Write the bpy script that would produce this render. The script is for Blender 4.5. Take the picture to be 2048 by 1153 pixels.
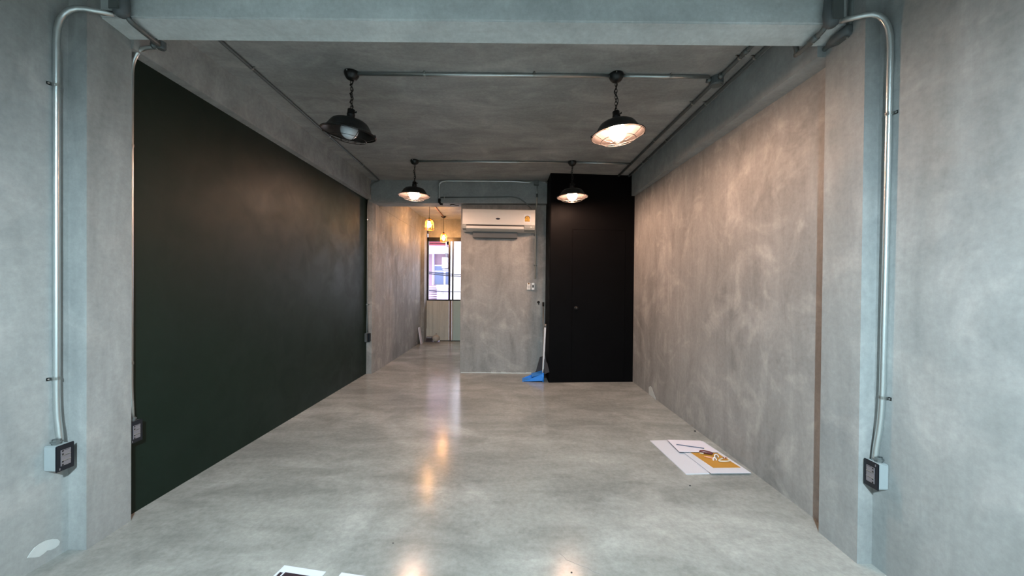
import bpy, bmesh, math, random
from mathutils import Vector, Matrix
random.seed(7)
for o in list(bpy.data.objects): bpy.data.objects.remove(o)
SC = bpy.context.scene
COL = SC.collection
PI = math.pi

# ------------------------------------------------------------------ camera
FPX = 750.0
CAM = Vector((0, 0, 1.3))
YAW, PITCH, ROLL = .003, -.0075, .009
cd = bpy.data.cameras.new('camera'); cam = bpy.data.objects.new('camera', cd); COL.objects.link(cam)
FW = Vector((-math.sin(YAW)*math.cos(PITCH), math.cos(YAW)*math.cos(PITCH), math.sin(PITCH)))
R0 = Vector((math.cos(YAW), math.sin(YAW), 0)); U0 = R0.cross(FW)
RT = math.cos(ROLL)*R0+math.sin(ROLL)*U0; UP = -math.sin(ROLL)*R0+math.cos(ROLL)*U0
m = Matrix((RT, UP, -FW)).transposed().to_4x4(); m.translation = CAM
cam.matrix_world = m
cd.sensor_width = 36; cd.lens = FPX/2048*36; cd.clip_start = .02; cd.clip_end = 200
SC.camera = cam

# ------------------------------------------------------------------ world, exposure
w = bpy.data.worlds.new('world'); SC.world = w; w.use_nodes = True
bg = w.node_tree.nodes['Background']; bg.inputs[0].default_value = (.84, .86, 1, 1); bg.inputs[1].default_value = .52
SC.view_settings.view_transform = 'Standard'; SC.view_settings.look = 'None'
SC.view_settings.gamma = 1; SC.view_settings.use_curve_mapping = False
SC.view_settings.exposure = 3.2

# lamp colours and strengths (used by the bulbs below)
WARM = ((1, .61, .42), 56); COOL = ((.69, .90, 1), 1400); AMBER = ((1, .50, .18), 42)

# ------------------------------------------------------------------ pixel rays (only used to measure where things stand)
def ray(px, py): return FW+RT*((px-1024)/FPX)-UP*((py-576.5)/FPX)
def onz(px, py, z=0.0):
    d = ray(px, py); return CAM+d*((z-CAM.z)/d.z)
def ony(px, py, y):
    d = ray(px, py); return CAM+d*(y/d.y)
def onx(px, py, x):
    d = ray(px, py); return CAM+d*(x/d.x)

# ------------------------------------------------------------------ materials
def srgb(r, g, b):
    f = lambda c: (c/12.92 if c <= .04045 else ((c+.055)/1.055)**2.4)
    return (f(r/255), f(g/255), f(b/255), 1)
def N(nt, t, **k):
    n = nt.nodes.new(t)
    for a, b in k.items(): setattr(n, a, b)
    return n
def mat(name, col, rough=.5, metal=0, emit=None, noise=0, spec=.5, alpha=None, trans=0):
    m = bpy.data.materials.new(name); m.use_nodes = True; nt = m.node_tree
    b = nt.nodes['Principled BSDF']
    b.inputs['Roughness'].default_value = rough; b.inputs['Metallic'].default_value = metal
    b.inputs['Specular IOR Level'].default_value = spec
    b.inputs['Base Color'].default_value = col
    b.inputs['Transmission Weight'].default_value = trans
    if noise:
        tc = N(nt, 'ShaderNodeTexCoord'); no = N(nt, 'ShaderNodeTexNoise'); no.inputs['Scale'].default_value = 35; no.inputs['Detail'].default_value = 6
        nt.links.new(tc.outputs['Object'], no.inputs['Vector'])
        mx = N(nt, 'ShaderNodeMix', data_type='RGBA'); 
        mx.inputs[6].default_value = tuple(c*(1-noise) for c in col[:3])+(1,); mx.inputs[7].default_value = tuple(min(1, c*(1+noise)) for c in col[:3])+(1,)
        nt.links.new(no.outputs['Fac'], mx.inputs[0]); nt.links.new(mx.outputs[2], b.inputs['Base Color'])
        mr = N(nt, 'ShaderNodeMapRange'); mr.inputs[3].default_value = max(.02, rough-.08); mr.inputs[4].default_value = min(1, rough+.12)
        nt.links.new(no.outputs['Fac'], mr.inputs[0]); nt.links.new(mr.outputs[0], b.inputs['Roughness'])
    if emit:
        b.inputs['Emission Color'].default_value = emit[0]+(1,); b.inputs['Emission Strength'].default_value = emit[1]
    return m
def concrete(name, c1, c2, c3, rough=(.55, .8), stretch=(1, 1, .35), scale=1.0, streak=.35, bump=.15, spec=.3, blotch=.5, fine=.25, seed=0.0, bsc=2.6, bdet=8, bdist=1.6, coat=0, coatr=.2):
    """trowelled cement: large clouds, stretched streaks, arcs of the trowel, fine grit"""
    m = bpy.data.materials.new(name); m.use_nodes = True; nt = m.node_tree; L = nt.links.new
    b = nt.nodes['Principled BSDF']; b.inputs['Specular IOR Level'].default_value = spec
    tc = N(nt, 'ShaderNodeTexCoord')
    def noise(sc, det, vec=(1, 1, 1), dist=0, off=0, rough=.55):
        mp = N(nt, 'ShaderNodeMapping'); mp.inputs['Scale'].default_value = vec; mp.inputs['Location'].default_value = (off+seed, off*1.7+seed, off*.6)
        L(tc.outputs['Object'], mp.inputs[0])
        n = N(nt, 'ShaderNodeTexNoise'); n.inputs['Scale'].default_value = sc*scale; n.inputs['Detail'].default_value = det
        n.inputs['Roughness'].default_value = rough; n.inputs['Distortion'].default_value = dist
        L(mp.outputs[0], n.inputs['Vector']); return n.outputs['Fac']
    def ramp(fac, lo, hi, a=0., c=1.):
        r = N(nt, 'ShaderNodeMapRange'); r.inputs[1].default_value = lo; r.inputs[2].default_value = hi; r.inputs[3].default_value = a; r.inputs[4].default_value = c
        L(fac, r.inputs[0]); return r.outputs[0]
    def mix(fac, a, c, mode='MIX'):
        x = N(nt, 'ShaderNodeMix', data_type='RGBA', blend_type=mode)
        if isinstance(fac, float): x.inputs[0].default_value = fac
        else: L(fac, x.inputs[0])
        for s, v in ((6, a), (7, c)):
            if isinstance(v, tuple): x.inputs[s].default_value = v
            else: L(v, x.inputs[s])
        return x.outputs[2]
    clouds = ramp(noise(1.1, 6, (1, 1, .8), .6), .35, .65)
    col = mix(clouds, c1, c2)
    bl = ramp(noise(bsc, bdet, (1, 1, 1), bdist, 5), .50, .72, 0, blotch)
    col = mix(bl, col, c3)
    st = ramp(noise(3.2, 7, stretch, .5, 11, .65), .3, .7, 1-streak, 1+streak*.6)
    g = N(nt, 'ShaderNodeCombineColor'); [L(st, g.inputs[i]) for i in range(3)]
    col = mix(1.0, col, g.outputs[0], 'MULTIPLY')
    fn = ramp(noise(38, 6, (1, 1, 1), 0, 2, .7), .3, .7, 1-fine, 1+fine*.7)
    g2 = N(nt, 'ShaderNodeCombineColor'); [L(fn, g2.inputs[i]) for i in range(3)]
    col = mix(1.0, col, g2.outputs[0], 'MULTIPLY')
    L(col, b.inputs['Base Color'])
    rr = ramp(noise(4.5, 6, (1, 1, 1), .8, 21), .3, .7, rough[0], rough[1]); L(rr, b.inputs['Roughness'])
    bp = N(nt, 'ShaderNodeBump'); bp.inputs['Strength'].default_value = bump; bp.inputs['Distance'].default_value = .01
    h = mix(.35, st, noise(60, 4, (1, 1, 1), 0, 9)); L(h, bp.inputs['Height']); L(bp.outputs[0], b.inputs['Normal'])
    if coat:
        b.inputs['Coat Weight'].default_value = coat; b.inputs['Coat Roughness'].default_value = coatr
    return m
WALL = concrete('cement_wall', srgb(138, 141, 141), srgb(156, 158, 156), srgb(174, 173, 170), stretch=(1.6, 1.6, .3), streak=.20, bump=.12, blotch=.5, fine=.12)
WALL2 = concrete('cement_wall_streaked', srgb(132, 131, 129), srgb(152, 150, 147), srgb(176, 173, 168), stretch=(2.2, 2.2, .40), streak=.22, bump=.12, blotch=.75, fine=.12, seed=3.1)
CEIL = concrete('cement_ceiling', srgb(150, 150, 148), srgb(164, 163, 160), srgb(186, 184, 180), stretch=(.5, 1.6, 1), streak=.26, bump=.15, blotch=.5, fine=.14, seed=8)
BEAM = concrete('cement_beam', srgb(190, 196, 196), srgb(202, 208, 208), srgb(216, 219, 218), stretch=(.6, 1, 1), streak=.2, bump=.12, blotch=.4, fine=.12, seed=15)
CEIL2 = concrete('cement_beam_plain', srgb(146, 151, 151), srgb(160, 164, 164), srgb(178, 180, 179), stretch=(.6, 1, 1), streak=.2, bump=.12, blotch=.4, fine=.12, seed=18)
FLOOR = concrete('polished_floor', srgb(140, 141, 137), srgb(156, 157, 152), srgb(178, 178, 173), rough=(.17, .20), stretch=(.55, 1.5, 1), streak=.26, bump=.04, spec=.29, blotch=.75, fine=.17, seed=23, bsc=1.5, bdet=5, bdist=.9)
GREEN = concrete('dark_green_paint', srgb(15, 31, 23), srgb(18, 33, 26), srgb(25, 39, 33), rough=(.50, .62), streak=.12, bump=.06, spec=.22, blotch=.25, fine=.05, seed=31)
BLACK = concrete('black_paint', srgb(6, 5, 6), srgb(8, 7, 8), srgb(11, 10, 11), rough=(.5, .65), streak=.1, bump=.05, spec=.06, blotch=.3, fine=.05, seed=37)
PUTTY = mat('white_putty', srgb(186, 190, 188), .8, noise=.05)
STEEL = mat('galvanised_steel', srgb(206, 213, 213), .32, .92)
STEELD = mat('dull_steel', srgb(112, 118, 118), .5, .6, noise=.15)
CASTBOX = mat('cast_box', srgb(92, 98, 100), .6, .2, noise=.12)
CLAMPM = mat('clamp_zinc', srgb(205, 208, 205), .3, .9)
BLK = mat('black_enamel', srgb(17, 20, 20), .38, noise=.08)
BLKIN = mat('black_inner_enamel', srgb(30, 26, 25), .45, noise=.08)
BLKMET = mat('black_iron', srgb(20, 20, 20), .5, .3)
BULBOFF = mat('frosted_bulb', srgb(214, 220, 226), .3)
def bulbm(n, s): return mat(n, (1, 1, 1, 1), .4, emit=s)
BULBW = bulbm('lit_warm_bulb', WARM); BULBC = bulbm('lit_cool_bulb', COOL); BULBA = bulbm('lit_amber_bulb', AMBER)
SOCK = mat('black_plate', srgb(22, 26, 33), .3)
MODULE = mat('grey_outlet_module', srgb(112, 108, 112), .45)
HOLE = mat('dark_slot', srgb(10, 10, 12), .6)
GREYBOX = mat('grey_box', srgb(150, 158, 160), .5, noise=.05)
DKGREYBOX = mat('dark_grey_box', srgb(74, 78, 80), .5, noise=.05)
ACW = mat('white_plastic', srgb(214, 208, 200), .35, noise=.02)
ACG = mat('grey_plastic', srgb(150, 150, 144), .35)
ACD = mat('dark_vent', srgb(30, 22, 22), .7)
YEL = mat('sticker_gold', srgb(222, 170, 60), .5)
WHT = mat('white_plain', srgb(225, 225, 225), .5, noise=.03)
BROWN = mat('brown_ink', srgb(120, 86, 40), .6)
BLUE = mat('blue_plastic', srgb(44, 128, 216), .35, noise=.04)
POLEW = mat('white_pole', srgb(205, 205, 208), .35)
POLEG = mat('grey_pole', srgb(120, 118, 114), .45, .4)
BRIS = mat('dark_bristle', srgb(52, 48, 50), .8, noise=.25)
BOARD = mat('white_foam_board', srgb(208, 208, 216), .5, noise=.03)
PAPER = mat('white_paper', srgb(214, 220, 236), .6, noise=.015)
PAPER2 = mat('office_paper', srgb(222, 216, 226), .6, noise=.02)
ENV = mat('ochre_card', srgb(186, 134, 52), .6, noise=.06)
INK_SHADE = mat('dark_print_and_shade', srgb(44, 36, 44), .5)  # print on the sheets, and painted edge shadow under board and pad
MAROON = mat('maroon_gloss', srgb(96, 48, 50), .3, noise=.2)
PEACH = mat('peach_plastic', srgb(222, 160, 130), .35)
CLEARISH = mat('off_white_rubber', srgb(214, 204, 186), .4)
FRAMEB = mat('dark_window_frame', srgb(14, 11, 13), .4)
GLASS = mat('window_glass', (1, 1, 1, 1), .02, trans=1)
GLASS.node_tree.nodes['Principled BSDF'].inputs['IOR'].default_value = 1.05
FROST = mat('frosted_glass', (.96, 1, 1, 1), .6, trans=1)
FROST.node_tree.nodes['Principled BSDF'].inputs['IOR'].default_value = 1.1
TEAL = mat('teal_glass_panel', srgb(178, 200, 196), .3, noise=.05)
CEMBOARD = concrete('cement_board', srgb(186, 190, 184), srgb(204, 202, 192), srgb(216, 210, 196), stretch=(3, 3, .15), streak=.2, bump=.03, blotch=.4, fine=.05, seed=41)
WOOD = mat('brown_strip', srgb(120, 96, 84), .6, noise=.1)
AMBERW = mat('amber_wire', srgb(214, 140, 50), .35, .6)
COPPER = mat('copper_pipe', srgb(150, 96, 66), .4, .7)
POT = mat('pale_sack', srgb(178, 172, 164), .8, noise=.15)
TILEM = mat('dark_tile', srgb(70, 58, 60), .5, noise=.2)
# outside
OPINK = mat('pink_render', srgb(158, 134, 148), .8, noise=.05)
OWHITE = mat('white_render', srgb(240, 238, 240), .8)
OLILAC = mat('lilac_panel', srgb(206, 190, 226), .7)
OGLASS = mat('blue_grey_pane', srgb(96, 112, 150), .25)
ORED = mat('dark_red_slat', srgb(120, 40, 52), .6)
OCABLE = mat('outside_cable', srgb(38, 40, 60), .6)
OGREY = mat('grey_concrete_outside', srgb(150, 150, 155), .8, noise=.1)

# ------------------------------------------------------------------ mesh helpers
def link(name, bm, material, parent=None, smooth=False, kind=None, label=None):
    me = bpy.data.meshes.new(name); bm.normal_update(); bmesh.ops.recalc_face_normals(bm, faces=bm.faces); bm.to_mesh(me); bm.free()
    for mm in (material if isinstance(material, (list, tuple)) else [material]): me.materials.append(mm)
    if smooth:
        for p in me.polygons: p.use_smooth = True
    o = bpy.data.objects.new(name, me); COL.objects.link(o)
    if parent: o.parent = parent
    if kind: o['kind'] = kind
    if label: o['label'] = label
    return o
def tag(o, label, cat, group=None):
    o['label'] = label; o['category'] = cat
    if group: o['group'] = group
    return o
def thing(name, label, cat, loc=(0, 0, 0), rot=(0, 0, 0), group=None):
    o = bpy.data.objects.new(name, None); COL.objects.link(o); o.location = loc; o.rotation_euler = rot; o.empty_display_size = .1
    return tag(o, label, cat, group)
def hexa(bm, p):
    """8 points: bottom ring then top ring"""
    v = [bm.verts.new(q) for q in p]
    for f in ((3, 2, 1, 0), (4, 5, 6, 7), (0, 1, 5, 4), (1, 2, 6, 5), (2, 3, 7, 6), (3, 0, 4, 7)): bm.faces.new([v[i] for i in f])
def box(bm, x0, x1, y0, y1, z0, z1, bev=0, M=None):
    b2 = bmesh.new(); hexa(b2, [(x0, y0, z0), (x1, y0, z0), (x1, y1, z0), (x0, y1, z0), (x0, y0, z1), (x1, y0, z1), (x1, y1, z1), (x0, y1, z1)])
    if bev: bmesh.ops.bevel(b2, geom=b2.edges[:], offset=bev, segments=2, affect='EDGES')
    if M is not None: bmesh.ops.transform(b2, matrix=M, verts=b2.verts)
    merge(bm, b2)
def merge(bm, b2):
    mp = {v: bm.verts.new(v.co) for v in b2.verts}
    for f in b2.faces:
        try: n = bm.faces.new([mp[v] for v in f.verts]); n.material_index = f.material_index
        except ValueError: pass
    b2.free()
def prism(bm, poly, z0, z1):
    n = len(poly); a = [bm.verts.new((p[0], p[1], z0)) for p in poly]; c = [bm.verts.new((p[0], p[1], z1)) for p in poly]
    bm.faces.new(a[::-1]); bm.faces.new(c)
    for i in range(n): bm.faces.new((a[i], a[(i+1) % n], c[(i+1) % n], c[i]))
def smoothpath(pts, r=.08, seg=6):
    """round every inner corner of a polyline"""
    P = [Vector(p) for p in pts]; out = [P[0]]
    for i in range(1, len(P)-1):
        a, b, c = P[i-1], P[i], P[i+1]
        d1 = min(r, (a-b).length*.49); d2 = min(r, (c-b).length*.49)
        s = b+(a-b).normalized()*d1; e = b+(c-b).normalized()*d2
        for k in range(seg+1):
            t = k/seg; out.append(s*(1-t)**2+b*2*t*(1-t)+e*t*t)
    out.append(P[-1]); return out
def tube(bm, pts, r, n=8, closed=False):
    P = [Vector(p) for p in pts]; m = len(P); rings = []
    up = None
    for i in range(m):
        if closed: t = (P[(i+1) % m]-P[i-1]).normalized()
        else: t = (P[min(i+1, m-1)]-P[max(i-1, 0)]).normalized()
        if up is None:
            up = Vector((0, 0, 1)) if abs(t.z) < .9 else Vector((1, 0, 0))
        s = t.cross(up).normalized(); up = s.cross(t).normalized()
        rad = r[i] if isinstance(r, (list, tuple)) else r
        rings.append([bm.verts.new(P[i]+(s*math.cos(2*PI*k/n)+up*math.sin(2*PI*k/n))*rad) for k in range(n)])
    for i in range(m if closed else m-1):
        a, b = rings[i], rings[(i+1) % m]
        for k in range(n): bm.faces.new((a[k], a[(k+1) % n], b[(k+1) % n], b[k]))
    if not closed: bm.faces.new(rings[0][::-1]); bm.faces.new(rings[-1])
def lathe(bm, prof, n=32, M=None, cap=True):
    b2 = bmesh.new(); rings = []
    for r, z in prof:
        rings.append([b2.verts.new((r*math.cos(2*PI*k/n), r*math.sin(2*PI*k/n), z)) for k in range(n)] if r > 1e-5 else [b2.verts.new((0, 0, z))])
    for a, b in zip(rings, rings[1:]):
        for k in range(n):
            q = [a[k % len(a)], a[(k+1) % len(a)], b[(k+1) % len(b)], b[k % len(b)]]
            q2 = []
            for v in q:
                if v not in q2: q2.append(v)
            if len(q2) > 2: b2.faces.new(q2)
    if M is not None: bmesh.ops.transform(b2, matrix=M, verts=b2.verts)
    merge(bm, b2)
def ring(bm, R, z, r, n=32, k=6, c=(0, 0)):
    tube(bm, [(c[0]+R*math.cos(2*PI*i/n), c[1]+R*math.sin(2*PI*i/n), z) for i in range(n)], r, k, True)
def B(): return bmesh.new()
def struct(name, bm, m, label=None, smooth=False): return link(name, bm, m, None, smooth, 'structure', label)

# ------------------------------------------------------------------ the shell
ZC = 2.80
BACK = -4.2; END = 8.62
bm = B(); box(bm, -2.5, 2.1, BACK-.3, END+.25, -.15, 0); floor = struct('floor', bm, FLOOR, 'polished grey cement floor')
bm = B(); box(bm, -2.5, 2.1, BACK-.3, END+.25, ZC, ZC+.15); struct('ceiling', bm, CEIL, 'bare grey cement ceiling')
# left side: near wall, pier, green wall, rear wall
bm = B(); prism(bm, [(-2.14, BACK), (-2.14, 1.798), (-2.4, 1.798), (-2.4, BACK)], 0, ZC); wl = struct('wall_left', bm, WALL, 'grey cement wall left of the camera')
bm = B(); prism(bm, [(-2.052, 1.798), (-2.067, 2.024), (-2.4, 2.024), (-2.4, 1.798)], 0, ZC); struct('trim_1', bm, WALL, 'cement pillar on the left, carrying the front beam')
bm = B(); prism(bm, [(-2.121, 2.024), (-2.116, 5.409), (-2.4, 5.409), (-2.4, 2.024)], 0, ZC); struct('wall_left_green', bm, GREEN, 'wall painted dark green on the left')
bm = B(); prism(bm, [(-2.105, 5.409), (-2.040, 5.414), (-2.025, 5.50), (-2.058, END), (-2.4, END), (-2.4, 5.409)], 0, ZC); struct('wall_left_rear', bm, WALL2, 'cement wall of the rear room, left side')
# right side
bm = B(); prism(bm, [(1.704, BACK), (1.702, 1.764), (2.0, 1.764), (2.0, BACK)], 0, ZC); wr = struct('wall_right', bm, WALL, 'grey cement wall right of the camera')
bm = B(); prism(bm, [(1.633, 1.764), (1.637, 1.991), (2.0, 1.991), (2.0, 1.764)], 0, ZC); struct('trim_2', bm, WALL, 'cement pillar on the right, carrying the front beam')
bm = B(); prism(bm, [(1.712, 1.991), (1.637, 5.102), (1.637, END), (2.0, END), (2.0, 1.991)], 0, ZC); wr2 = struct('wall_right_streaked', bm, WALL2, 'long streaked cement wall on the right')
# front beam
bm = B(); hexa(bm, [(-2.4, 1.862, 2.612), (2.0, 1.862, 2.600), (2.0, 1.998, 2.573), (-2.4, 2.02, 2.600), (-2.4, 1.862, ZC), (2.0, 1.862, ZC), (2.0, 1.998, ZC), (-2.4, 2.02, ZC)])
bmesh.ops.bevel(bm, geom=[e for e in bm.edges if abs(e.verts[0].co.z-2.6) < .05 and abs(e.verts[1].co.z-2.6) < .05 and abs(e.verts[0].co.x-e.verts[1].co.x) > 1], offset=.006, segments=2, affect='EDGES')
struct('trim_3', bm, BEAM, 'cement beam across the room at the front')
# side beams under the ceiling
bm = B(); hexa(bm, [(-2.2, 2.02, 2.548), (-2.055, 2.02, 2.555), (-2.062, 5.41, 2.520), (-2.2, 5.41, 2.512), (-2.2, 2.02, ZC), (-2.030, 2.02, ZC), (-2.060, 5.41, ZC), (-2.2, 5.41, ZC)])
struct('trim_4', bm, CEIL, 'cement beam above the green wall')
bm = B(); hexa(bm, [(1.592, 1.99, 2.517), (1.8, 1.99, 2.517), (1.8, 5.7, 2.525), (1.592, 5.7, 2.525), (1.592, 1.99, ZC), (1.8, 1.99, ZC), (1.8, 5.7, ZC), (1.592, 5.7, ZC)])
struct('trim_5', bm, CEIL2, 'cement beam along the top of the right wall')
# rear cross beam
bm = B(); hexa(bm, [(-2.2, 5.409, 2.470), (1.7, 5.409, 2.488), (1.7, 5.66, 2.488), (-2.2, 5.66, 2.470), (-2.2, 5.409, ZC), (1.7, 5.409, ZC), (1.7, 5.66, ZC), (-2.2, 5.66, ZC)])
bmesh.ops.bevel(bm, geom=[e for e in bm.edges if e.verts[0].co.z < 2.6 and e.verts[1].co.z < 2.6 and e.verts[0].co.y < 5.5 and e.verts[1].co.y < 5.5], offset=.008, segments=2, affect='EDGES')
struct('trim_6', bm, CEIL2, 'cement beam over the opening to the rear room')
# partition with the air conditioner
bm = B(); prism(bm, [(-.775, 5.525), (.7, 5.515), (.7, 5.63), (-.775, 5.63)], 0, 2.48)
struct('wall_back', bm, WALL2, 'short cement wall under the air conditioner')
bm = B()
for k in range(14):
    x = -.76+k*.074; box(bm, x, x+.076, 5.512-random.random()*.008, 5.53, 0, .010+random.random()*.012)
link('cement_skirting', bm, PUTTY, bpy.data.objects['wall_back'])
# black painted closet wall with its flush door
bm = B(); prism(bm, [(.500, 5.006), (1.64, 5.095), (1.64, 5.5), (.474, 5.52), (.486, 5.010)], .0, ZC)
blk = struct('wall_back_black', bm, BLACK, 'wall painted black beside the air conditioner')
ang = math.atan2(.089, 1.14)
Md = Matrix.Translation((.500, 5.006, 0))@Matrix.Rotation(ang, 4, 'Z')
bm = B()
for x0, x1, z0, z1 in ((.285, .293, .02, 2.06), (.285, 1.02, 2.055, 2.063), (1.015, 1.023, .02, 2.06)): box(bm, x0, x1, -.004, .004, z0, z1, M=Md)
link('door_groove', bm, BLACK, blk)
dr = B(); box(dr, .295, 1.013, -.007, .002, .02, 2.052, .002, M=Md); door = struct('door_1', dr, BLACK, 'flush black door in the black wall')
bm = B(); lathe(bm, [(0, .045), (.018, .043), (.024, .032), (.020, .018), (.010, .010), (.018, .004), (.026, .0)], 16, Md@Matrix.Translation((.345, -.007, 1.0))@Matrix.Rotation(PI/2, 4, 'X')); link('door_knob', bm, BLKMET, door, True)
# rear room: small corner pillar, end wall with window opening, beam line
bm = B(); prism(bm, [(-2.06, 8.33), (-1.985, 8.36), (-1.985, END), (-2.2, END), (-2.2, 8.33)], 0, ZC); struct('trim_7', bm, WALL2, 'corner pillar of the rear room')
bm = B(); hexa(bm, [(-2.2, 5.66, 2.455), (-2.022, 5.66, 2.455), (-2.050, 8.35, 2.455), (-2.2, 8.35, 2.455), (-2.2, 5.66, ZC), (-2.014, 5.66, ZC), (-2.040, 8.35, ZC), (-2.2, 8.35, ZC)])
struct('trim_8', bm, WALL2, 'cement beam along the left wall of the rear room')
WZ0, WZ1 = .965, 2.385; WX0 = -1.915; WX1 = .9
bm = B(); box(bm, -1.96, 1.7, END, END+.12, WZ1, ZC); box(bm, WX1, 1.7, END, END+.12, 0, WZ1); struct('wall_end', bm, WALL2, 'end wall of the rear room above the window')
# rear wall behind the camera
bm = B(); box(bm, -2.4, 2, BACK-.15, BACK, 0, ZC)
struct('wall_front', bm, WALL, 'cement wall behind the camera')

# putty patches
def patch(pts, toward, parent, name='putty_patch', m=PUTTY, t=.0025):
    bm = B(); P = [Vector(p) for p in pts]; T = Vector(toward)*t
    a = [bm.verts.new(p) for p in P]; c = [bm.verts.new(p+T) for p in P]; n = len(P)
    bm.faces.new(c); bm.faces.new(a[::-1])
    for i in range(n): bm.faces.new((a[i], a[(i+1) % n], c[(i+1) % n], c[i]))
    return link(name, bm, m, parent)
patch([onx(x, y, -2.14) for x, y in ((54, 1117), (60, 1107), (68, 1097), (78, 1089), (91, 1082), (104, 1079), (114, 1079), (119, 1084), (117, 1091), (110, 1097), (101, 1101), (94, 1102), (86, 1109), (77, 1115), (68, 1116), (60, 1116))], (1, 0, 0), wl)
patch([onx(x, y, -2.14) for x, y in ((100, 1126), (108, 1121), (116, 1115), (124, 1112), (128, 1110), (128, 1113), (118, 1118), (110, 1123))], (1, 0, 0), wl)
patch([onx(x, y, 1.704) for x, y in ((2044, 1062), (2052, 1050), (2060, 1060), (2060, 1120), (2046, 1130), (2040, 1110), (2045, 1085))], (-1, 0, 0), wr, m=GREYBOX, t=.001)
xw = 1.650
patch([onx(x, y, xw) for x, y in ((1297.8, 775), (1301, 773), (1304, 776), (1306, 783), (1309, 791), (1311.5, 797), (1311.5, 800), (1306, 795), (1302, 792), (1298, 789))], (-1, 0, 0), wr2)
for (xa, ya), (xb, yb) in (((1925, 843), (1943, 824)), ((1938, 890), (1954, 872))):
    p, q = onx(xa, ya, 1.7035), onx(xb, yb, 1.7035); bm = B(); tube(bm, [p, q], [.0005, .0011], 5); link('scratch', bm, HOLE, wr)

# ------------------------------------------------------------------ conduits
def saddle(parent, p, d, nrm, r=.0125, wing=.016):
    """strap clamp round a pipe at p, pipe direction d, surface normal nrm"""
    d = Vector(d).normalized(); n = Vector(nrm).normalized(); s = d.cross(n).normalized(); p = Vector(p)
    bm = B(); pts = []
    prof = [(-r-wing, -r), (-r-.002, -r)]+[(math.cos(a)*(r+.002), math.sin(a)*(r+.002)) for a in [PI-PI*k/8 for k in range(9)]]+[(r+.002, -r), (r+wing, -r)]
    for h in (-.007, .007):
        pts.append([bm.verts.new(p+d*h+s*u+n*v) for u, v in prof])
    for i in range(len(prof)-1): bm.faces.new((pts[0][i], pts[0][i+1], pts[1][i+1], pts[1][i]))
    bmesh.ops.solidify(bm, geom=bm.faces[:], thickness=.0015)
    for sg in (-1, 1):
        lathe(bm, [(.004, 0), (.0035, .003), (0, .004)], 8, Matrix.Translation(p+s*sg*(r+wing*.6)-n*(r-.0015))@n.to_track_quat('Z', 'Y').to_matrix().to_4x4())
    return link('strap_clamp', bm, CLAMPM, parent)
def conduit(label, pts, r=.0125, bend=.1, clamps=(), m=STEEL, n=10, couplings=(), name='conduit', cat='conduit', group=None):
    pts = [Vector(p) for p in pts]; bm = B(); tube(bm, smoothpath(pts, bend), r, n)
    o = thing(name, label, cat, pts[0], group=group)
    bmesh.ops.translate(bm, verts=bm.verts, vec=-pts[0]); t = link('pipe', bm, m, o, True)
    for (i, f, nrm) in clamps:
        p = pts[i].lerp(pts[i+1], f)-pts[0]; saddle(o, p, pts[i+1]-pts[i], nrm, r)
    for (i, f) in couplings:
        a, b = pts[i], pts[i+1]; d = (b-a).normalized(); p = a.lerp(b, f)-pts[0]
        bm = B(); tube(bm, [p-d*.025, p-d*.024, p+d*.024, p+d*.025], [r, r+.004, r+.004, r], 12); link('coupling', bm, STEELD, o, True)
        bm = B(); lathe(bm, [(.004, 0), (.004, .004), (0, .005)], 8, Matrix.Translation(p+Vector((0, 0, -r-.004)))@Matrix.Rotation(PI, 4, 'X')); link('set_screw', bm, CLAMPM, o)
    return o
def junction(label, c, size=(.05, .05, .03), rz=0, m=CASTBOX, round_=True, name='junction_box', arms=()):
    o = thing(name, label, 'junction box', c, (0, 0, rz)); bm = B()
    if round_: lathe(bm, [(0, -size[2]), (size[0]*.9, -size[2]), (size[0], -size[2]+.004), (size[0], size[2]), (0, size[2])], 20)
    else: box(bm, -size[0], size[0], -size[1], size[1], -size[2], size[2], .006)
    link('body', bm, m, o)
    bm = B()
    if round_: lathe(bm, [(0, -size[2]-.004), (size[0]*.75, -size[2]-.004), (size[0]*.8, -size[2])], 20)
    else: box(bm, -size[0]*.8, size[0]*.8, -size[1]-.003, -size[1], -size[2]*.85, size[2]*.85, .001)
    link('lid', bm, STEELD, o)
    for a in arms:
        a = Vector(a); L = a.length; bm = B(); tube(bm, [a*(.6), a*1.0, a*1.001, a*1.5], [.016, .016, .019, .019], 10); link('hub', bm, STEELD, o, True)
    return o
RC = .0125
# --- near left wall: socket, conduit, bend onto the beam
XL_ = -2.14+RC+.002
p_top = onx(113, 110, XL_); YL_ = p_top.y
pl = [onx(120, 892, XL_+.012), onx(119, 870, XL_+.012), onx(113, 820, XL_), Vector((XL_, YL_, 2.585)), Vector((-1.94, 1.815, 2.592))]
conduit('galvanised conduit climbing the near left wall in the corner of the pillar', pl, bend=.17, clamps=((2, .078, (1, 0, 0)), (2, .80, (1, 0, 0))))
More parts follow.
